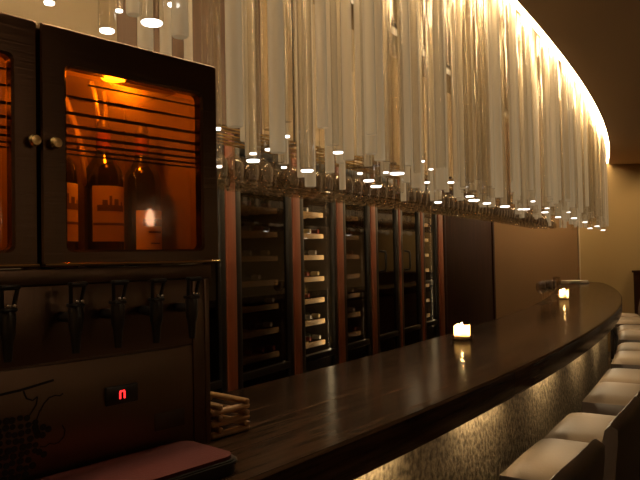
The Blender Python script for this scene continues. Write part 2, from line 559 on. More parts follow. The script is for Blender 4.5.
for u, (t0, t1, gl, pw, lab, hand) in enumerate(units):
    W = t1 - t0
    r = thing('wine_cabinet', lab, 'wine cabinet', cab(t0, 0, 0), RZ, 'tall wine cabinets along the back wall')
    bm = bmesh.new()
    bx(bm, 0, W, 0.05, 0.55, 0.0, 0.06); bx(bm, 0, W, 0.53, 0.55, 0.06, 2.10); bx(bm, 0, 0.02, 0.05, 0.53, 0.06, 2.10)
    bx(bm, W - 0.02, W, 0.05, 0.53, 0.06, 2.10); bx(bm, 0.02, W - 0.02, 0.05, 0.53, 2.06, 2.10)
    finish('body', bm, M['fridge_in'], r, smooth=0)
    bm = bmesh.new()
    s = 0.045
    bx(bm, 0, s, 0.0, 0.045, 0.06, 2.10, 0.004); bx(bm, W - s, W, 0.0, 0.045, 0.06, 2.10, 0.004)
    bx(bm, s, W - s, 0.0, 0.045, 0.06, 0.30, 0.004); bx(bm, s, W - s, 0.0, 0.045, 2.02, 2.10, 0.004)
    bx(bm, s, W - s, 0.0, 0.045, 0.79, 0.83, 0.004)
    dr = finish('door', bm, M['black'], r)
    bm = bmesh.new(); bx(bm, s, W - s, 0.018, 0.024, 0.30, 2.02)
    finish('glass_pane', bm, M[gl], dr, smooth=0)
    if hand:
        bm = bmesh.new()
        tube(bm, [(0.075, 0, 1.33), (0.075, -0.045, 1.335), (0.075, -0.05, 1.36), (0.075, -0.05, 1.46), (0.075, -0.045, 1.485), (0.075, 0, 1.49)], 0.010, 8)
        finish('handle', bm, M['blackgloss'], dr)
    zs = [0.872 + 0.1445 * k for k in range(8)]
    for z in zs:
        bm = bmesh.new()
        bx(bm, 0.05, W - 0.05, 0.075, 0.10, z - 0.016, z + 0.016, 0.003)
        for k in range(5):
            bx(bm, 0.03, W - 0.03, 0.14 + 0.08 * k, 0.17 + 0.08 * k, z - 0.016, z - 0.004)
        finish('shelf', bm, M['shelf'], r)
    if pw:
        for sd in (-1, 1):          # a lamp on each stile shines across the shelf fronts
            L = bpy.data.lights.new('cabinet_lamp', 'AREA'); L.shape = 'RECTANGLE'; L.size = 0.012; L.size_y = 1.3
            L.energy = pw / 2; L.color = (1.0, 0.80, 0.52)
            o = bpy.data.objects.new('cabinet_lamp', L); link(o, r)
            o.location = (W / 2 + sd * (W / 2 - 0.05), 0.040, 1.40)
            o.rotation_euler = (radians(90), 0, radians(55 * sd))
    nb = max(3, int((W - 0.12) / 0.088))
    if u in (1, 2, 3, 6):
        for zi, z in enumerate(zs):
            for k in range(nb):
                if random.random() < 0.30: continue
                tt = t0 + 0.085 + (W - 0.17) * k / max(1, nb - 1)
                kc = random.choice((0, 0, 1, 2, 0))
                sh = ('eighth', 'seventh', 'sixth', 'fifth', 'fourth', 'third', 'second', 'top')[zi] + ' shelf'
                lie_bottle(tt, z + 0.0385 - 0.004, -0.42 + random.uniform(0, 0.02), 'dark wine bottle with ' + ('red', 'gold', 'silver')[kc] + ' capsule lying on ' + sh + ' of ' + where[u], 'bottles on the ' + sh + ' of the ' + where[u], kc)

# dark red door / panel at the end of the wine wall
W = 6.06 - 4.09
bm = bmesh.new()
bx(bm, 0, W, 0, 0.06, 0, 2.12, 0.004)
d = struct(finish('door_1', bm, M['panel'], loc=cab(4.09, 0.0, 0), rz=RZ))
bm = bmesh.new()
for (a, b) in ((0.0, 0.07), (W - 0.09, W)):
    bx(bm, a, b, -0.014, 0.0, 0, 2.12, 0.004)
bx(bm, 0.09, W - 0.09, -0.012, 0.0, 2.0, 2.12, 0.003)
finish('door_frame', bm, M['panel'], d)

# ------------------------------------------------------------------ wine dispenser
DA = radians(41.8)
DO = Vector((-0.216, 1.380, TOP)); DRZ = radians(48.2)
def dl(x, y, z):    # dispenser frame to the world
    return Vector((DO.x + x * sin(DA) - y * cos(DA), DO.y + x * cos(DA) + y * sin(DA), DO.z + z))
t = thing('wine_dispenser', 'stainless steel wine dispenser with amber lit window, black taps and red digit', 'wine dispenser', DO, DRZ)
WL = -0.757
bm = bmesh.new()
bx(bm, WL, -0.018, 0.008, 0.34, 0.004, 0.345, 0.004)
bx(bm, WL, -0.006, 0.012, 0.030, 0.3455, 0.374, 0.002)
bx(bm, -0.031, -0.0181, 0.0045, 0.012, 0.01, 0.345, 0.002)
finish('base_cabinet', bm, M['steel'], t)
bm = bmesh.new()
bx(bm, WL, -0.065, 0.002, 0.008, 0.216, 0.345, 0.0015); bx(bm, WL, -0.065, 0.002, 0.008, 0.006, 0.212, 0.0015)
bx(bm, -0.062, -0.033, 0.003, 0.008, 0.006, 0.345, 0.002)
finish('front_panel', bm, M['steel'], t)
bm = bmesh.new()   # housing: shell with two bays
bx(bm, WL, 0.0, 0.020, 0.34, 0.755, 0.787, 0.003)
bx(bm, WL, 0.0, 0.325, 0.34, 0.345, 0.755)
bx(bm, -0.012, 0.0, 0.020, 0.325, 0.345, 0.755); bx(bm, WL, WL + 0.012, 0.020, 0.325, 0.345, 0.755)
bx(bm, -0.388, -0.368, 0.020, 0.325, 0.345, 0.755)
bx(bm, WL + 0.012, -0.012, 0.020, 0.325, 0.345, 0.349)
finish('housing', bm, M['steel_door'], t)
bm = bmesh.new()   # pale lining seen through the amber glass
for a, b in ((-0.366, -0.014), (WL + 0.014, -0.390)):
    bx(bm, a, b, 0.315, 0.323, 0.351, 0.752); bx(bm, a, a + 0.004, 0.03, 0.315, 0.351, 0.752); bx(bm, b - 0.004, b, 0.03, 0.315, 0.351, 0.752)
    bx(bm, a + 0.004, b - 0.004, 0.03, 0.315, 0.748, 0.752); bx(bm, a + 0.004, b - 0.004, 0.03, 0.315, 0.350, 0.353)
finish('lining', bm, M['inner'], t, smooth=0)

def frame_ring(bm, x0, x1, z0, z1, a0, a1, b0, b1, y0, y1, r=0.012):
    """door leaf x0..x1, z0..z1 with a window hole a0..a1, b0..b1 with rounded corners, slightly dished"""
    def loop(p0, p1, q0, q1, rr, ns=6):
        pts = []
        for cx, cz, s in ((p1 - rr, q1 - rr, 0), (p0 + rr, q1 - rr, 90), (p0 + rr, q0 + rr, 180), (p1 - rr, q0 + rr, 270)):
            for k in range(ns + 1):
                g = radians(s + 90 * k / ns); pts.append((cx + rr * cos(g), cz + rr * sin(g)))
        return pts
    o, i = loop(x0, x1, z0, z1, 0.004), loop(a0, a1, b0, b1, r)
    tb = bmesh.new()
    def ring(pts, y): return [tb.verts.new((x, y, z)) for x, z in pts]
    R = [ring(o, y1), ring(o, y0 + 0.003), ring(loop(x0 + 0.003, x1 - 0.003, z0 + 0.003, z1 - 0.003, 0.004), y0), ring(loop(a0 - 0.004, a1 + 0.004, b0 - 0.004, b1 + 0.004, r), y0), ring(i, y0 + 0.004), ring(i, y1)]
    R.append(R[0])
    n_ = len(o)
    for A, B in zip(R, R[1:]):
        for k in range(n_):
            j = (k + 1) % n_
            tb.faces.new((A[k], A[j], B[j], B[k]))
    merge(bm, tb)

def dispenser_door(x0, x1, kx):
    bm = bmesh.new()
    a0, a1, b0, b1 = x0 + 0.046, x1 - 0.042, 0.405, 0.722
    frame_ring(bm, x0, x1, 0.376, 0.789, a0, a1, b0, b1, -0.004, 0.018)
    dr = finish('door', bm, M['steel_door'], t)
    bm = bmesh.new(); bx(bm, a0 - 0.006, a1 + 0.006, 0.0185, 0.0215, b0 - 0.006, b1 + 0.006)
    g = finish('glass_pane', bm, M['amber'], dr, smooth=0)
    bm = bmesh.new()
    for zz, h, ins in ((0.703, 0.0030, 0.05), (0.676, 0.0042, 0.0), (0.647, 0.0055, 0.0), (0.624, 0.0055, 0), (0.6065, 0.0048, 0), (0.5935, 0.0042, 0), (0.5825, 0.0036, 0), (0.574, 0.003, 0)):
        bx(bm, a0 + 0.001 + ins, a1 - 0.001, 0.0172, 0.0184, zz - h / 2, zz + h / 2)
    finish('dark_gap_strips', bm, M['stripe'], dr, smooth=0)  # dark strips painted for the dim interior seen through clear gaps
    ed = (0.718, 0.676, 0.647, 0.624, 0.6065, 0.5935, 0.5825, 0.574)     # frosted bands between the lines
    bm = bmesh.new()
    for k in range(7): bx(bm, a0 + 0.002, a1 - 0.002, 0.0176, 0.0182, ed[k + 1] + 0.0035, ed[k] - 0.0035)
    finish('frosted_bands', bm, M['etched'], dr, smooth=0)
    bm = bmesh.new(); tube(bm, [(x0 + 0.003, -0.0068, 0.380), (x1 - 0.001, -0.0068, 0.380)], 0.0026, 10)  # brass colour imitates light caught on the door's bottom bevel
    finish('lit_bevel_line', bm, M['brass'], dr)
    bm = bmesh.new(); lathe(bm, [(0, 0.018), (0.008, 0.017), (0.0105, 0.012), (0.009, 0.006), (0.005, 0.004), (0.005, 0.0)], 16, M=Matrix.Translation((kx, -0.004, 0.585)) @ Matrix.Rotation(radians(90), 4, 'X'))
    finish('knob', bm, M['brass'], dr)
dispenser_door(-0.374, 0.003, -0.354)
dispenser_door(-0.757, -0.380, -0.390)

# window lamps
for lx in (-0.200, -0.585):
    bm = bmesh.new(); lathe(bm, [(0, 0.0), (0.020, 0.0), (0.024, 0.006), (0.024, 0.016), (0, 0.016)], 18, c=(lx, 0.062, 0.735))
    finish('lamp', bm, M['lamp_amber'], t)
    L = bpy.data.lights.new('lamp_glow', 'POINT'); L.energy = 1.7; L.color = (1.0, 0.80, 0.50); L.shadow_soft_size = 0.02
    o = bpy.data.objects.new('lamp_glow', L); link(o, t); o.location = (lx, 0.055, 0.716)
    L = bpy.data.lights.new('back_fill', 'POINT'); L.energy = 0.06; L.color = (1.0, 0.80, 0.50); L.shadow_soft_size = 0.015  # second small light, added to brighten the back of the bay
    o = bpy.data.objects.new('back_fill', L); link(o, t); o.location = (lx + 0.06, 0.22, 0.70)
# curved gas hoses from the roof down to the stoppers
BOT = [(-0.282, 0.13), (-0.183, 0.13), (-0.0925, 0.13)]
for i, (x0, x1, yy) in enumerate(((-0.325, -0.278, 0.17), (-0.290, -0.262, 0.20), (-0.262, -0.222, 0.14), (-0.235, -0.150, 0.2), (-0.205, -0.175, 0.15), (-0.15, -0.09, 0.2))):
    bm = bmesh.new()
    pts = []
    for k in range(15):
        f = k / 14
        x = x0 + (x1 - x0) * (f ** 2) + 0.012 * sin(f * pi)
        z = 0.745 - 0.19 * f - 0.06 * sin(f * pi * 0.9) * f
        pts.append((x, yy + 0.02 * sin(f * 4 + i), z))
    tube(bm, pts, 0.0045, 8)
    finish('gas_hose', bm, M['hose'], t)
# taps
for i, tx in enumerate((-0.608, -0.529, -0.449, -0.338, -0.260, -0.181, -0.101)):
    bm = bmesh.new()
    tube(bm, [(tx, 0.004, 0.291), (tx, -0.045, 0.291)], 0.009, 12)
    lathe(bm, [(0, 0.001), (0.006, 0.0), (0.0085, 0.03), (0.0115, 0.042), (0.0125, 0.072), (0.010, 0.080), (0, 0.080)], 14, c=(tx, -0.045, 0.233))
    tp = finish('tap', bm, M['blackgloss'], t)
    bm = bmesh.new()
    z0, z1 = 0.311, 0.346
    y0, y1 = -0.045, -0.053
    bar_ = [((tx - 0.008, y0, z0), (tx - 0.0125, y1, z1)), ((tx + 0.008, y0, z0), (tx + 0.0125, y1, z1)), ((tx - 0.0125, y1, z1), (tx + 0.0125, y1, z1)), ((tx - 0.008, y0, z0), (tx + 0.008, y0, z0))]
    for a, b in bar_: tube(bm, [a, b], 0.0035, 8)
    bx(bm, tx - 0.015, tx + 0.015, y1 - 0.007, y1 + 0.007, z1 - 0.002, z1 + 0.005, 0.002)
    bx(bm, tx - 0.012, tx + 0.012, y0 - 0.012, y0 + 0.012, 0.309, 0.316, 0.003)
    finish('lever', bm, M['blackgloss'], tp)
    bm = bmesh.new()
    for s in (-1, 1): lathe(bm, [(0, 0.004), (0.003, 0.003), (0.0035, 0)], 8, M=Matrix.Translation((tx + s * 0.0045, -0.0565, 0.319)) @ Matrix.Rotation(radians(90), 4, 'X'))
    finish('rivet', bm, M['chrome'], tp)
# display
bm = bmesh.new(); bx(bm, -0.259, -0.194, -0.003, 0.004, 0.124, 0.158, 0.002)
dp = finish('display', bm, M['blackgloss'], t)
bm = bmesh.new()
gx, gz, gw, gh = -0.2275, 0.134, 0.012, 0.015
bx(bm, gx - gw / 2, gx - gw / 2 + 0.003, -0.0042, -0.0031, gz, gz + gh - 0.0025); bx(bm, gx + gw / 2 - 0.003, gx + gw / 2, -0.0042, -0.0031, gz, gz + gh - 0.0025)
bx(bm, gx - gw / 2 + 0.001, gx + gw / 2 - 0.001, -0.0042, -0.0031, gz + gh - 0.003, gz + gh)
finish('digit', bm, M['red_led'], dp, smooth=0)
bm = bmesh.new(); bx(bm, -0.156, -0.087, 0.0008, 0.003, 0.058, 0.091, 0.001)
finish('name_plate', bm, pbr('dull_plate', (0.10, 0.07, 0.055), 0.5, metal=0.8), t)
# printed vine and grapes
bm = bmesh.new()
FX = face_xz(0.0012)
def disc(x, z, r):
    prism(bm, [(x + r * cos(2 * pi * k / 14), z + r * sin(2 * pi * k / 14)) for k in range(14)], -0.0004, 0.0004, FX)
def stroke(pts, w):
    for i in range(len(pts) - 1):
        (x0, z0), (x1, z1) = pts[i], pts[i + 1]
        d = math.hypot(x1 - x0, z1 - z0); nx, nz = -(z1 - z0) / d * w / 2, (x1 - x0) / d * w / 2
        prism(bm, [(x0 - nx, z0 - nz), (x1 - nx, z1 - nz), (x1 + nx, z1 + nz), (x0 + nx, z0 + nz)], -0.0004 , 0.0004, FX)
stroke([(-0.53, 0.168), (-0.47, 0.174), (-0.41, 0.178), (-0.354, 0.186)], 0.004)
stroke([(-0.405, 0.176), (-0.400, 0.163), (-0.390, 0.158), (-0.382, 0.163), (-0.384, 0.150), (-0.396, 0.134)], 0.0022)
stroke([(-0.378, 0.138), (-0.371, 0.150), (-0.362, 0.158), (-0.352, 0.160), (-0.343, 0.158), (-0.338, 0.161)], 0.0022)
stroke([(-0.400, 0.118), (-0.384, 0.124), (-0.378, 0.140)], 0.0018)
stroke([(-0.340, 0.108), (-0.335, 0.098), (-0.337, 0.088), (-0.346, 0.080), (-0.354, 0.079), (-0.362, 0.082), (-0.37, 0.078), (-0.378, 0.08)], 0.002)
gr = random.Random(5)
for row in range(11):
    z = 0.132 - row * 0.0115
    half = 0.040 - abs(row - 3) * 0.0042
    k = int(half * 2 / 0.0115)
    for i in range(k + 1):
        disc(-0.418 - half + i * 0.0115 + (row % 2) * 0.005 + gr.uniform(-.0015, .0015), z + gr.uniform(-.0015, .0015), gr.uniform(0.0045, 0.0058))
for x, z in ((-0.383, 0.104), (-0.373, 0.111), (-0.364, 0.106), (-0.374, 0.098), (-0.386, 0.114), (-0.380, 0.072), (-0.372, 0.066)): disc(x, z, 0.0055)
finish('grape_print', bm, M['emblem'], t, smooth=0)

# bottles standing in the dispenser
def stand_bottle(loc, rz, label, style):
    r = thing('wine_bottle', label, 'bottle', loc, rz, 'bottles behind the amber window')
    bm = bmesh.new(); lathe(bm, [(0, 0.002), (0.030, 0.0), (0.0375, 0.005), (0.0380, 0.195), (0.0360, 0.212), (0.0270, 0.229), (0.0165, 0.243), (0.0142, 0.256), (0.0142, 0.289), (0.0155, 0.290), (0.0155, 0.299), (0, 0.299)], 28)
    finish('glass_body', bm, M['bottle'], r)
    bm = bmesh.new(); lathe(bm, [(0.0146, 0.240 if style else 0.25), (0.0149, 0.2885)], 24)
    finish('capsule', bm, M['foil'], r)
    bm = bmesh.new(); lathe(bm, [(0, 0.299), (0.013, 0.299), (0.012, 0.312), (0.007, 0.320), (0, 0.322)], 16)
    finish('stopper', bm, M['stopper'], r)
    z0, z1 = (0.069, 0.179) if style == 0 else (0.024, 0.134)
    bm = bmesh.new()
    def wrap(r_, a0, a1, za, zb, n_=14):
        v = [[bm.verts.new((r_ * cos(radians(a0 + (a1 - a0) * i / n_)), r_ * sin(radians(a0 + (a1 - a0) * i / n_)), z)) for z in (za, zb)] for i in range(n_ + 1)]
        for i in range(n_): bm.faces.new((v[i][0], v[i + 1][0], v[i + 1][1], v[i][1]))
    wrap(0.0384, -150, -10, z0, z1)
    lb = finish('label', bm, M['label'], r)
    bm = bmesh.new()
    if style == 0:
        wrap(0.0386, -148, -12, z0 + 0.032, z0 + 0.037)
        for a0, a1, za, zb in ((-135, -45, .060, .072), (-120, -105, .072, .082), (-100, -92, .072, .090), (-85, -70, .072, .084), (-60, -52, .072, .079)): wrap(0.0386, a0, a1, z0 + za, z0 + zb)
    else:
        wrap(0.0386, -128, -40, z0 + 0.078, z0 + 0.092); wrap(0.0386, -112, -60, z0 + 0.063, z0 + 0.067); wrap(0.0386, -105, -66, z0 + 0.040, z0 + 0.043)
    finish('print', bm, M['labelink'], lb)
    return r
for i, ((x, y), lab, st) in enumerate(zip(BOT, ('dark wine bottle half hidden by the left edge of the amber window', 'wine bottle with tall label and a ruled line, standing behind the amber window', 'wine bottle with low label, rightmost behind the amber window'), (0, 0, 1))):
    z = 0.354 if i < 2 else 0.354
    stand_bottle(dl(x, y, z), DRZ + radians((10, -4, 6)[i]), lab, st)

# drip tray with red cloth
t = thing('drip_tray', 'black drip tray lying on the counter at the dispenser foot', 'tray', dl(0, 0, 0.0005), DRZ)
bm = bmesh.new()
def rr_poly(x0, x1, y0, y1, r):
    pts = []
    for cx, cy, s in ((x1 - r, y1 - r, 0), (x0 + r, y1 - r, 90), (x0 + r, y0 + r, 180), (x1 - r, y0 + r, 270)):
        for k in range(7):
            g = radians(s + 15 * k); pts.append((cx + r * cos(g), cy + r * sin(g)))
    return pts
prism(bm, rr_poly(-0.60, -0.085, -0.165, -0.002, 0.03), 0.0, 0.024)
finish('tray_body', bm, M['tray'], t)
bm = bmesh.new(); prism(bm, rr_poly(-0.604, -0.081, -0.169, -0.003, 0.033), 0.0175, 0.0215)
finish('rim', bm, M['tray'], t)
bm = bmesh.new()
prism(bm, rr_poly(-0.59, -0.090, -0.160, -0.006, 0.028), 0.0, 0.006)
o = finish('folded_cloth', bm, M['cloth'], loc=dl(0, 0, 0.0250), rz=DRZ)
tag(o, 'flat dark red cloth lying on the drip tray below the dispenser', 'cloth')

# little log-cabin stack of bamboo rods beside the dispenser
t = thing('bamboo_holder', 'small bamboo holder of crossed rods on the counter right of the dispenser', 'holder', (*dl(0.062, 0.105, 0).xy, TOP), DRZ)
for L in range(6):
    z = 0.0068 + L * 0.0122
    for s in (-1, 1):
        bm = bmesh.new()
        c_ = (0.066 if L % 2 == 0 else 0.038) * s
        if L % 2 == 0: tube(bm, [(-0.054, c_, z), (-0.051, c_, z), (0.051, c_, z), (0.054, c_, z)], [0.004, 0.0068, 0.0068, 0.004], 10)
        else: tube(bm, [(c_, -0.083, z), (c_, -0.080, z), (c_, 0.080, z), (c_, 0.083, z)], [0.004, 0.0068, 0.0068, 0.004], 10)
        finish('rod', bm, M['rod'], t)

# ------------------------------------------------------------------ candles
def candle(loc, label, rad, h, dish):
    r = thing('votive_candle', label, 'candle', loc)
    bm = bmesh.new()
    wob = (lambda k, a: 0.006 * max(0, cos(3 * a + 0.6)) if k in (2, 3, 4) else 0)
    M_pool = [(0, h * 0.22), (rad * 0.985, h * 0.22)]
    lathe(bm, [(0, 0.0), (rad, 0.0), (rad * 1.01, h), (rad * 0.93, h + 0.002), (rad * 0.90, h - 0.003)], 30, c=(0, 0, 0.006), wob=wob)
    finish('wax', bm, M['wax'], r, smooth=70)
    bm = bmesh.new(); lathe(bm, M_pool, 24, c=(0, 0, 0.006))
    finish('wax_pool', bm, M['wax'], r)
    bm = bmesh.new(); tube(bm, [(0, 0, h * 0.58), (0.0006, 0, h * 0.80)], 0.0012, 6)
    finish('wick', bm, M['black'], r)
    bm = bmesh.new(); lathe(bm, [(0, 0), (0.0042, 0.004), (0.0054, 0.010), (0.0038, 0.020), (0, 0.033)], 12, c=(0, 0, h * 0.80))
    finish('flame', bm, M['flame'], r)
    if dish:
        bm = bmesh.new(); lathe(bm, [(0, 0.0), (0.040, 0.0), (0.046, 0.004), (0.052, 0.020), (0.049, 0.020), (0.043, 0.0055), (0, 0.0045)], 28)
        finish('glass_dish', bm, M['dish'], r)
    return r
candle((0.632, 2.985, TOP), 'nearer lit candle in a clear dish, glowing on the dark counter', 0.036, 0.055, True)
candle((1.991, 5.423, TOP), 'farther small lit candle near the bar end, beside the cluster of glasses', 0.038, 0.066, False)

# ------------------------------------------------------------------ stemware
GP = [(0.0, 0.0), (0.034, 0.0), (0.034, 0.002), (0.010, 0.006), (0.0042, 0.014), (0.0038, 0.085), (0.008, 0.094), (0.026, 0.108), (0.038, 0.130), (0.041, 0.150), (0.038, 0.180), (0.034, 0.200), (0.0328, 0.200), (0.0366, 0.180), (0.0396, 0.150), (0.0366, 0.131), (0.025, 0.111), (0.0, 0.101)]
bm = bmesh.new(); lathe(bm, GP, 18); bmesh.ops.recalc_face_normals(bm, faces=bm.faces)
up_m = bpy.data.meshes.new('wine_glass'); bm.to_mesh(up_m)
for p in up_m.polygons: p.use_smooth = True
up_m.materials.append(M['stem'])
bm.transform(Matrix.Rotation(pi, 4, 'X')); bmesh.ops.recalc_face_normals(bm, faces=bm.faces)
dn_m = bpy.data.meshes.new('hanging_wine_glass'); bm.to_mesh(dn_m); bm.free()
for p in dn_m.polygons: p.use_smooth = True
dn_m.materials.append(M['stem'])

# rack: three pairs of rails hung from the recess ceiling
RIM = 1.735
t = thing('glass_rack', 'dark overhead rack holding upside-down wine glasses above the back bar', 'rack', (0, 0, 0))
rows_ = (-0.655, -0.755, -0.855)
A0, A1 = -35.5, -24.6
for ro in rows_:
    for s in (-1, 1):
        finish('rail', arc_strip(cove, ro + s * 0.022 - 0.003, ro + s * 0.022 + 0.003, RIM + 0.190, RIM + 0.196, A0, A1, 60), M['brass'], t)
for k in range(9):
    a = A0 + 0.4 + (A1 - A0 - 0.8) * k / 8
    bm = bmesh.new()
    p, q = cove(rows_[0] + 0.03, a, RIM + 0.205), cove(rows_[-1] - 0.04, a, RIM + 0.205)
    tube(bm, [p, q], 0.008, 8)
    m_ = cove(rows_[1] + 0.05, a, RIM + 0.205); tube(bm, [m_, (m_.x, m_.y, HR)], 0.005, 8)
    finish('hanger', bm, M['iron'], t)
zones = ((-40, -33.9, 'in front of the dim cabinet right of the dispenser'), (-33.9, -31.6, 'in front of the brightly lit wine cabinet'), (-31.6, -28.2, 'in front of the dark red door'), (-28.2, -10, 'in front of the ochre wall towards the bar end'))
for ri, ro in enumerate(rows_):
    step = 0.135
    a = A0 + 0.15 + 0.045 * ri
    while a < A1 - 0.1:
        if random.random() > 0.06:
            z = [q for q in zones if q[0] <= a < q[1]][0]
            o = bpy.data.objects.new('hanging_wine_glass', dn_m); link(o)
            o.location = cove(ro, a, RIM + 0.200); o.rotation_euler = (0, 0, random.uniform(0, 6))
            tag(o, 'clear wine glass hanging upside down ' + z[2], 'wine glass', 'wine glasses hanging ' + z[2])
        a += step if a < -28.5 else step * 2.1

# glasses standing at the far end of the counter
sp = [(-0.535, -26.55), (-0.50, -26.25), (-0.54, -26.1), (-0.49, -25.9), (-0.54, -25.7), (-0.50, -25.45), (-0.53, -23.2)]
for i, (o_, a) in enumerate(sp):
    o = bpy.data.objects.new('wine_glass', up_m); link(o); o.location = bar(o_, a, TOP); o.scale = (0.9, 0.9, 0.82)
    tag(o, 'empty stemmed glass in the small cluster left of the farther candle' if i < 6 else 'single empty glass standing just behind the farther candle', 'wine glass', 'stemmed glasses by the farther candle' if i < 6 else None)
# folded napkins
for i in range(3):
    bm = bmesh.new(); bx(bm, -0.16, 0.16, -0.09, 0.09, 0, 0.011, 0.004)
    o = finish('folded_napkin', bm, M['napkin'], loc=bar(-0.34, -16.5, TOP + 0.0005 + 0.0115 * i), rz=radians(20 + 7 * i))
    tag(o, ('lowest', 'middle', 'topmost')[i] + ' folded white napkin of the stack at the far counter end', 'napkin', 'napkin stack at the bar end')

# ------------------------------------------------------------------ bar stools
def make_stool(label):
    r = thing('bar_stool', label, 'bar stool', (0, 0, 0), 0, 'cream leather bar stools along the bar')
    HW, DF, DB = 0.224, 0.21, -0.090      # front is local +y (towards the bar)
    # puffed cushion
    bm = bmesh.new()
    nx, ny = 14, 12
    def pt(i, j, top):
        u, v = -1 + 2 * i / nx, -1 + 2 * j / ny
        x = HW * u; y = (DF + DB) / 2 + (DF - DB) / 2 * v
        ex, ey = 1 - abs(u) ** 4, 1 - abs(v) ** 4
        puff = (max(ex, 0) * max(ey, 0)) ** 0.45
        return (x * (1 - 0.02 * (1 - ex) * 0), y, (0.742 + 0.040 * puff) if top else 0.690)
    T = [[bm.verts.new(pt(i, j, True)) for j in range(ny + 1)] for i in range(nx + 1)]
    B = [[bm.verts.new(pt(i, j, False)) for j in range(ny + 1)] for i in range(nx + 1)]
    for i in range(nx):
        for j in range(ny):
            bm.faces.new((T[i][j], T[i + 1][j], T[i + 1][j + 1], T[i][j + 1])); bm.faces.new((B[i][j], B[i][j + 1], B[i + 1][j + 1], B[i + 1][j]))
    per = [(i, 0) for i in range(nx)] + [(nx, j) for j in range(ny)] + [(i, ny) for i in range(nx, 0, -1)] + [(0, j) for j in range(ny, 0, -1)]
    for k in range(len(per)):
        a, b = per[k], per[(k + 1) % len(per)]
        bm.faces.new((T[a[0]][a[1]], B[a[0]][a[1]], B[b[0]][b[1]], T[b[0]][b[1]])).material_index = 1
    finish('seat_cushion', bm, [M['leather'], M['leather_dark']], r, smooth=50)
    bm = bmesh.new(); bx(bm, -HW + 0.004, HW - 0.004, DB + 0.004, DF - 0.006, 0.635, 0.690, 0.008)
    finish('seat_frame', bm, M['stoolwood'], r)
    # curved padded back, flaring to a rolled top
    bm = bmesh.new()
    prof = [(-0.018, 0.62), (-0.020, 0.72), (-0.024, 0.82), (-0.036, 0.90), (-0.046, 0.945), (-0.062, 0.962), (-0.082, 0.950), (-0.082, 0.915), (-0.074, 0.82), (-0.066, 0.72), (-0.060, 0.62)]
    rows = []
    for i in range(15):
        u = -1 + 2 * i / 14
        cv = 0.012 * u * u                # wraps forwards at the sides
        dz = -0.018 * abs(u) ** 4
        rows.append([bm.verts.new((HW * u * 1.018, DB + py + cv + 0.012, z + (dz if z > 0.86 else 0))) for py, z in prof])
    k = len(prof)
    for i in range(14):
        for j in range(k):
            j2 = (j + 1) % k
            bm.faces.new((rows[i][j], rows[i + 1][j], rows[i + 1][j2], rows[i][j2]))
    bm.faces.new(rows[0]); bm.faces.new(rows[-1][::-1])
    finish('backrest', bm, M['leather_dark'], r, smooth=60)
    for sx in (-1, 1):
        for sy in (0, 1):
            bm = bmesh.new()
            x, y = sx * (HW - 0.03), (DF - 0.035 if sy else DB + 0.035)
            tt = bmesh.new(); bx(tt, -0.018, 0.018, -0.018, 0.018, 0, 0.637, 0.003)
            for v in tt.verts:
                f = v.co.z / 0.637
                v.co.x = v.co.x * (0.7 + 0.3 * f) + x + sx * 0.02 * (1 - f); v.co.y = v.co.y * (0.7 + 0.3 * f) + y + (0.02 if sy else -0.02) * (1 - f)
            merge(bm, tt); finish('leg', bm, M['stoolwood'], r)
    bm = bmesh.new()
    tube(bm, [(-HW + 0.025, DF - 0.02, 0.26), (HW - 0.025, DF - 0.02, 0.26)], 0.010, 10)
    for s in (-1, 1): tube(bm, [(s * (HW - 0.018), DF - 0.02, 0.30), (s * (HW - 0.018), DB + 0.02, 0.30)], 0.009, 8)
    finish('foot_rail', bm, M['iron'], r)
    return r
pairs = [-36.72, -33.70, -30.28, -26.88, -23.3, -19.8]
ords = ['pair nearest the viewer, mostly below the frame', 'pair at the near end of the row', 'second pair', 'third pair', 'fourth pair', 'last pair at the far end']
proto = None
for i, pa in enumerate(pairs):
    for s in (-1, 1):
        th = pa + s * 0.645
        p = bar(-0.035 + 0.21, th, 0)
        lab = 'cream leather bar stool, ' + ('nearer' if s < 0 else 'farther') + ' one of the ' + ords[i]
        rz = radians(th + 90)
        if proto is None:
            proto = make_stool(lab); proto.location = p; proto.rotation_euler = (0, 0, rz)
        else:
            dup(proto, p, rz, lab)

# low dark cabinet against the far wall
t = thing('sideboard', 'dark wooden cabinet against the far wall beyond the last stools', 'cabinet', (5.13, 9.33, 0), radians(-1.6))
bm = bmesh.new(); bx(bm, -0.62, 0.62, -0.20, 0.20, 0.04, 1.14, 0.004); finish('body', bm, M['panel'], t)
bm = bmesh.new(); bx(bm, -0.64, 0.64, -0.215, 0.205, 1.14, 1.17, 0.004); finish('top_board', bm, M['panel'], t)
for s in (-1, 1):
    bm = bmesh.new(); bx(bm, 0.31 + s * 0.30 - 0.29 - 0.31 + 0.0, 0.31 + s * 0.30 + 0.29 - 0.31, -0.215, -0.2005, 0.07, 1.12, 0.003)
    d = finish('door', bm, M['panel'], t)
    bm = bmesh.new(); lathe(bm, [(0, 0.02), (0.011, 0.016), (0.011, 0.01), (0.006, 0.0)], 12, M=Matrix.Translation((s * 0.05, -0.215, 0.62)) @ Matrix.Rotation(radians(90), 4, 'X'))
    finish('knob', bm, M['brass'], d)

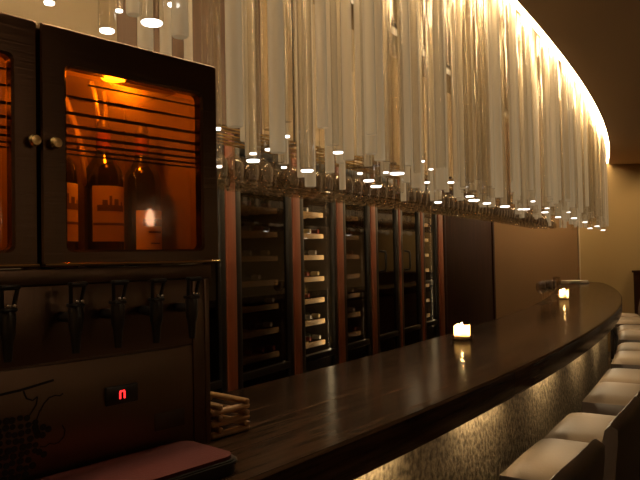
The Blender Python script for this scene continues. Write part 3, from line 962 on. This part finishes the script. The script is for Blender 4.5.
# ------------------------------------------------------------------ hanging glass tubes
EXPL = [(-0.507, 1.245, 1.95, 0.0113, 'L'), (-0.431, 1.35, 1.931, 0.0174, 'L'), (-0.522, 1.737, 2.12, 0.0105, 'L'), (-0.452, 1.628, 2.065, 0.0197, 'F'), (-0.356, 1.42, 1.971, 0.0258, 'L'), (-0.347, 1.603, 2.081, 0.017, 'L'), (-0.325, 1.565, 1.986, 0.0202, 'F'), (-0.458, 1.757, 1.951, 0.0213, 'F'), (-0.438, 1.906, 1.992, 0.0173, 'F'), (-0.4, 2.047, 1.983, 0.014, 'F'), (-0.289, 1.718, 1.845, 0.0117, 'C'), (-0.251, 1.634, 1.78, 0.0111, 'L'), (-0.291, 1.923, 1.726, 0.0102, 'L'), (-0.224, 1.776, 1.81, 0.0229, 'F'), (-0.197, 1.987, 1.772, 0.012, 'L'), (-0.17, 1.713, 1.71, 0.0195, 'L'), (-0.142, 1.892, 1.768, 0.0129, 'L'), (-0.094, 1.926, 1.811, 0.0131, 'L'), (-0.124, 2.356, 1.779, 0.0107, 'L'), (-0.033, 1.873, 1.702, 0.0199, 'L'), (0.063, 2.099, 1.788, 0.0175, 'L'), (0.169, 2.7, 1.795, 0.0123, 'L'), (0.17, 2.238, 1.712, 0.0203, 'L'), (0.208, 2.399, 1.709, 0.0218, 'L'), (0.295, 2.89, 1.821, 0.0131, 'L'), (0.274, 2.3, 1.742, 0.0279, 'L'), (0.475, 3.017, 1.885, 0.0137, 'L'), (0.572, 3.352, 1.891, 0.0127, 'L'), (0.535, 3.257, 1.814, 0.0148, 'L'), (0.399, 2.684, 1.727, 0.0224, 'F'), (0.626, 3.122, 1.797, 0.0166, 'L'), (0.498, 2.688, 1.718, 0.0204, 'F'), (0.561, 3.113, 1.703, 0.0189, 'L'), (0.704, 3.077, 1.725, 0.021, 'L'), (0.679, 2.891, 1.691, 0.0263, 'L'), (0.803, 3.157, 1.697, 0.0215, 'L'), (0.919, 3.264, 1.688, 0.0247, 'L'), (1.181, 3.911, 1.811, 0.0178, 'L'), (1.319, 4.334, 1.743, 0.0164, 'L'), (1.15, 3.67, 1.699, 0.0222, 'L'), (1.235, 3.808, 1.753, 0.0144, 'L'), (1.39, 4.064, 1.704, 0.0216, 'L'), (1.76, 5.097, 1.798, 0.0193, 'L'), (1.593, 4.405, 1.69, 0.02, 'L'), (2.149, 5.7, 1.8, 0.0216, 'L'), (1.916, 4.967, 1.71, 0.0226, 'L'), (2.738, 6.956, 1.874, 0.0263, 'L'), (2.283, 5.676, 1.71, 0.0215, 'L'), (2.312, 5.645, 1.656, 0.0214, 'L'), (2.719, 6.469, 1.704, 0.0245, 'L'), (3.005, 7.001, 1.681, 0.0265, 'L')]
taken = []
def zone(x, y):
    px = x / y
    if px < -0.155: return 'above the dispenser'
    if px < 0.02: return 'right of the dispenser'
    if px < 0.17: return 'left of the nearer candle'
    if px < 0.30: return 'around the nearer candle'
    return 'over the far bar end'
tip_cache = {}
def hang(x, y, zb, r, kind):
    bm = bmesh.new()
    zt = HR
    prof = [(0, zb), (r * 0.86, zb), (r, zb + 0.004), (r, zt), (0, zt)]
    lathe(bm, prof, 18, c=(x * 0, y * 0, -zb))
    z = zone(x, y)
    m = M['frost'] if kind == 'F' else M['clear']
    nm = {'F': 'frosted white glass tube', 'L': 'clear glass tube with a bright lit lower end', 'C': 'clear unlit glass tube'}[kind]
    o = finish('hanging_tube', bm, m, loc=(x, y, zb), smooth=40)
    tag(o, nm + ' hanging ' + z, 'pendant tube', ('frosted' if kind == 'F' else 'lit clear' if kind == 'L' else 'clear') + ' tubes hanging ' + z)
    if kind == 'L':
        key = round(r, 3)
        if key not in tip_cache:
            b2 = bmesh.new(); lathe(b2, [(0, -0.0045), (key * 0.80, -0.0045), (key * 0.88, -0.0025), (key * 0.88, -0.0004), (0, -0.0004)], 18)
            bmesh.ops.recalc_face_normals(b2, faces=b2.faces)
            me = bpy.data.meshes.new('lit_tip'); b2.to_mesh(me); b2.free(); me.materials.append(M['tip']); tip_cache[key] = me
        d = bpy.data.objects.new('lit_tip', tip_cache[key]); link(d, o)
    taken.append((x, y, r))
for e in EXPL: hang(*e)
tr = random.Random(4)
tries = cnt = 0
while tries < 20000 and cnt < 235:
    tries += 1
    ph = tr.uniform(-35.15, -24.1)
    off = -0.065 - 0.49 * tr.random() ** 1.4
    p = cove(off, ph, 0)
    if p.x / p.y < -0.145: continue
    r = tr.choice((0.014, 0.017, 0.020, 0.020, 0.023))
    if any((p.x - a) ** 2 + (p.y - b) ** 2 < (r + c_ + 0.010) ** 2 for a, b, c_ in taken): continue
    kind = 'F' if tr.random() < 0.62 else 'C'
    zb = tr.uniform(1.715, 1.83) if p.y > 2.3 else tr.uniform(1.74, 1.88)
    hang(round(p.x, 3), round(p.y, 3), round(zb, 3), r, kind)
    cnt += 1

# every lit tube is told apart by its place in its own row
ORD = ['leftmost', 'second from left', 'third from left', 'fourth from left', 'fifth from left', 'sixth from left', 'seventh from left', 'eighth from left', 'ninth from left', 'tenth from left'] + ['eleventh from left', 'twelfth from left', 'thirteenth from left', 'fourteenth from left', 'fifteenth from left', 'sixteenth from left', 'seventeenth from left', 'eighteenth from left', 'nineteenth from left', 'twentieth from left', 'rightmost']
lit = {}
for o in [o for o in bpy.data.objects if o.name.startswith('hanging_tube') and o.get('group', '').startswith('lit clear')]:
    lit.setdefault(o['group'], []).append(o)
for g, L_ in lit.items():
    L_.sort(key=lambda o: o.location.x / o.location.y)
    for i, o in enumerate(L_):
        o['label'] = 'clear tube with lit end, ' + ORD[i] + ' among lit ones ' + g.replace('lit clear tubes hanging ', '')

# ------------------------------------------------------------------ remaining lights
def spot(name, loc, target, energy, col, size, blend=0.6, soft=0.06):
    L = bpy.data.lights.new(name, 'SPOT'); L.energy = energy; L.color = col; L.spot_size = radians(size); L.spot_blend = blend; L.shadow_soft_size = soft
    o = bpy.data.objects.new(name, L); link(o); o.location = loc
    o.rotation_euler = (Vector(target) - Vector(loc)).to_track_quat('-Z', 'Y').to_euler()
    return o
spot('wall_downlight', (5.1, 8.6, 2.66), (5.0, 9.5, 1.3), 27, (1.0, 0.70, 0.36), 110)
L = bpy.data.lights.new('room_fill', 'AREA'); L.size = 0.7; L.energy = 6; L.color = (1.0, 0.66, 0.38)  # unseen soft fill added for the room's dim ambience
o = bpy.data.objects.new('room_fill', L); link(o); o.location = (3.2, -0.8, 2.68)

w = bpy.data.worlds.new('World'); SC.world = w; w.use_nodes = True
w.node_tree.nodes['Background'].inputs[0].default_value = (0.5, 0.32, 0.18, 1)
w.node_tree.nodes['Background'].inputs[1].default_value = 0.01

cam = bpy.data.cameras.new('camera'); cam.sensor_width = 36; cam.lens = 36 * 660 / 640; cam.clip_start = 0.02
co = bpy.data.objects.new('camera', cam); link(co)
co.matrix_world = Matrix.Translation((0, 0, 1.455)) @ Matrix.Rotation(pi / 2 + radians(1.45), 4, 'X') @ Matrix.Rotation(radians(-1.1), 4, 'Z')
SC.camera = co
SC.view_settings.view_transform = 'Standard'
SC.view_settings.look = 'None'
SC.view_settings.exposure = 0.0
SC.view_settings.gamma = 1.0
SC.view_settings.use_curve_mapping = False
SC.cycles.transparent_max_bounces = 48
SC.cycles.max_bounces = 10
SC.cycles.diffuse_bounces = 5
SC.cycles.use_denoising = True
SC.cycles.caustics_reflective = False
SC.cycles.sample_clamp_indirect = 4.0
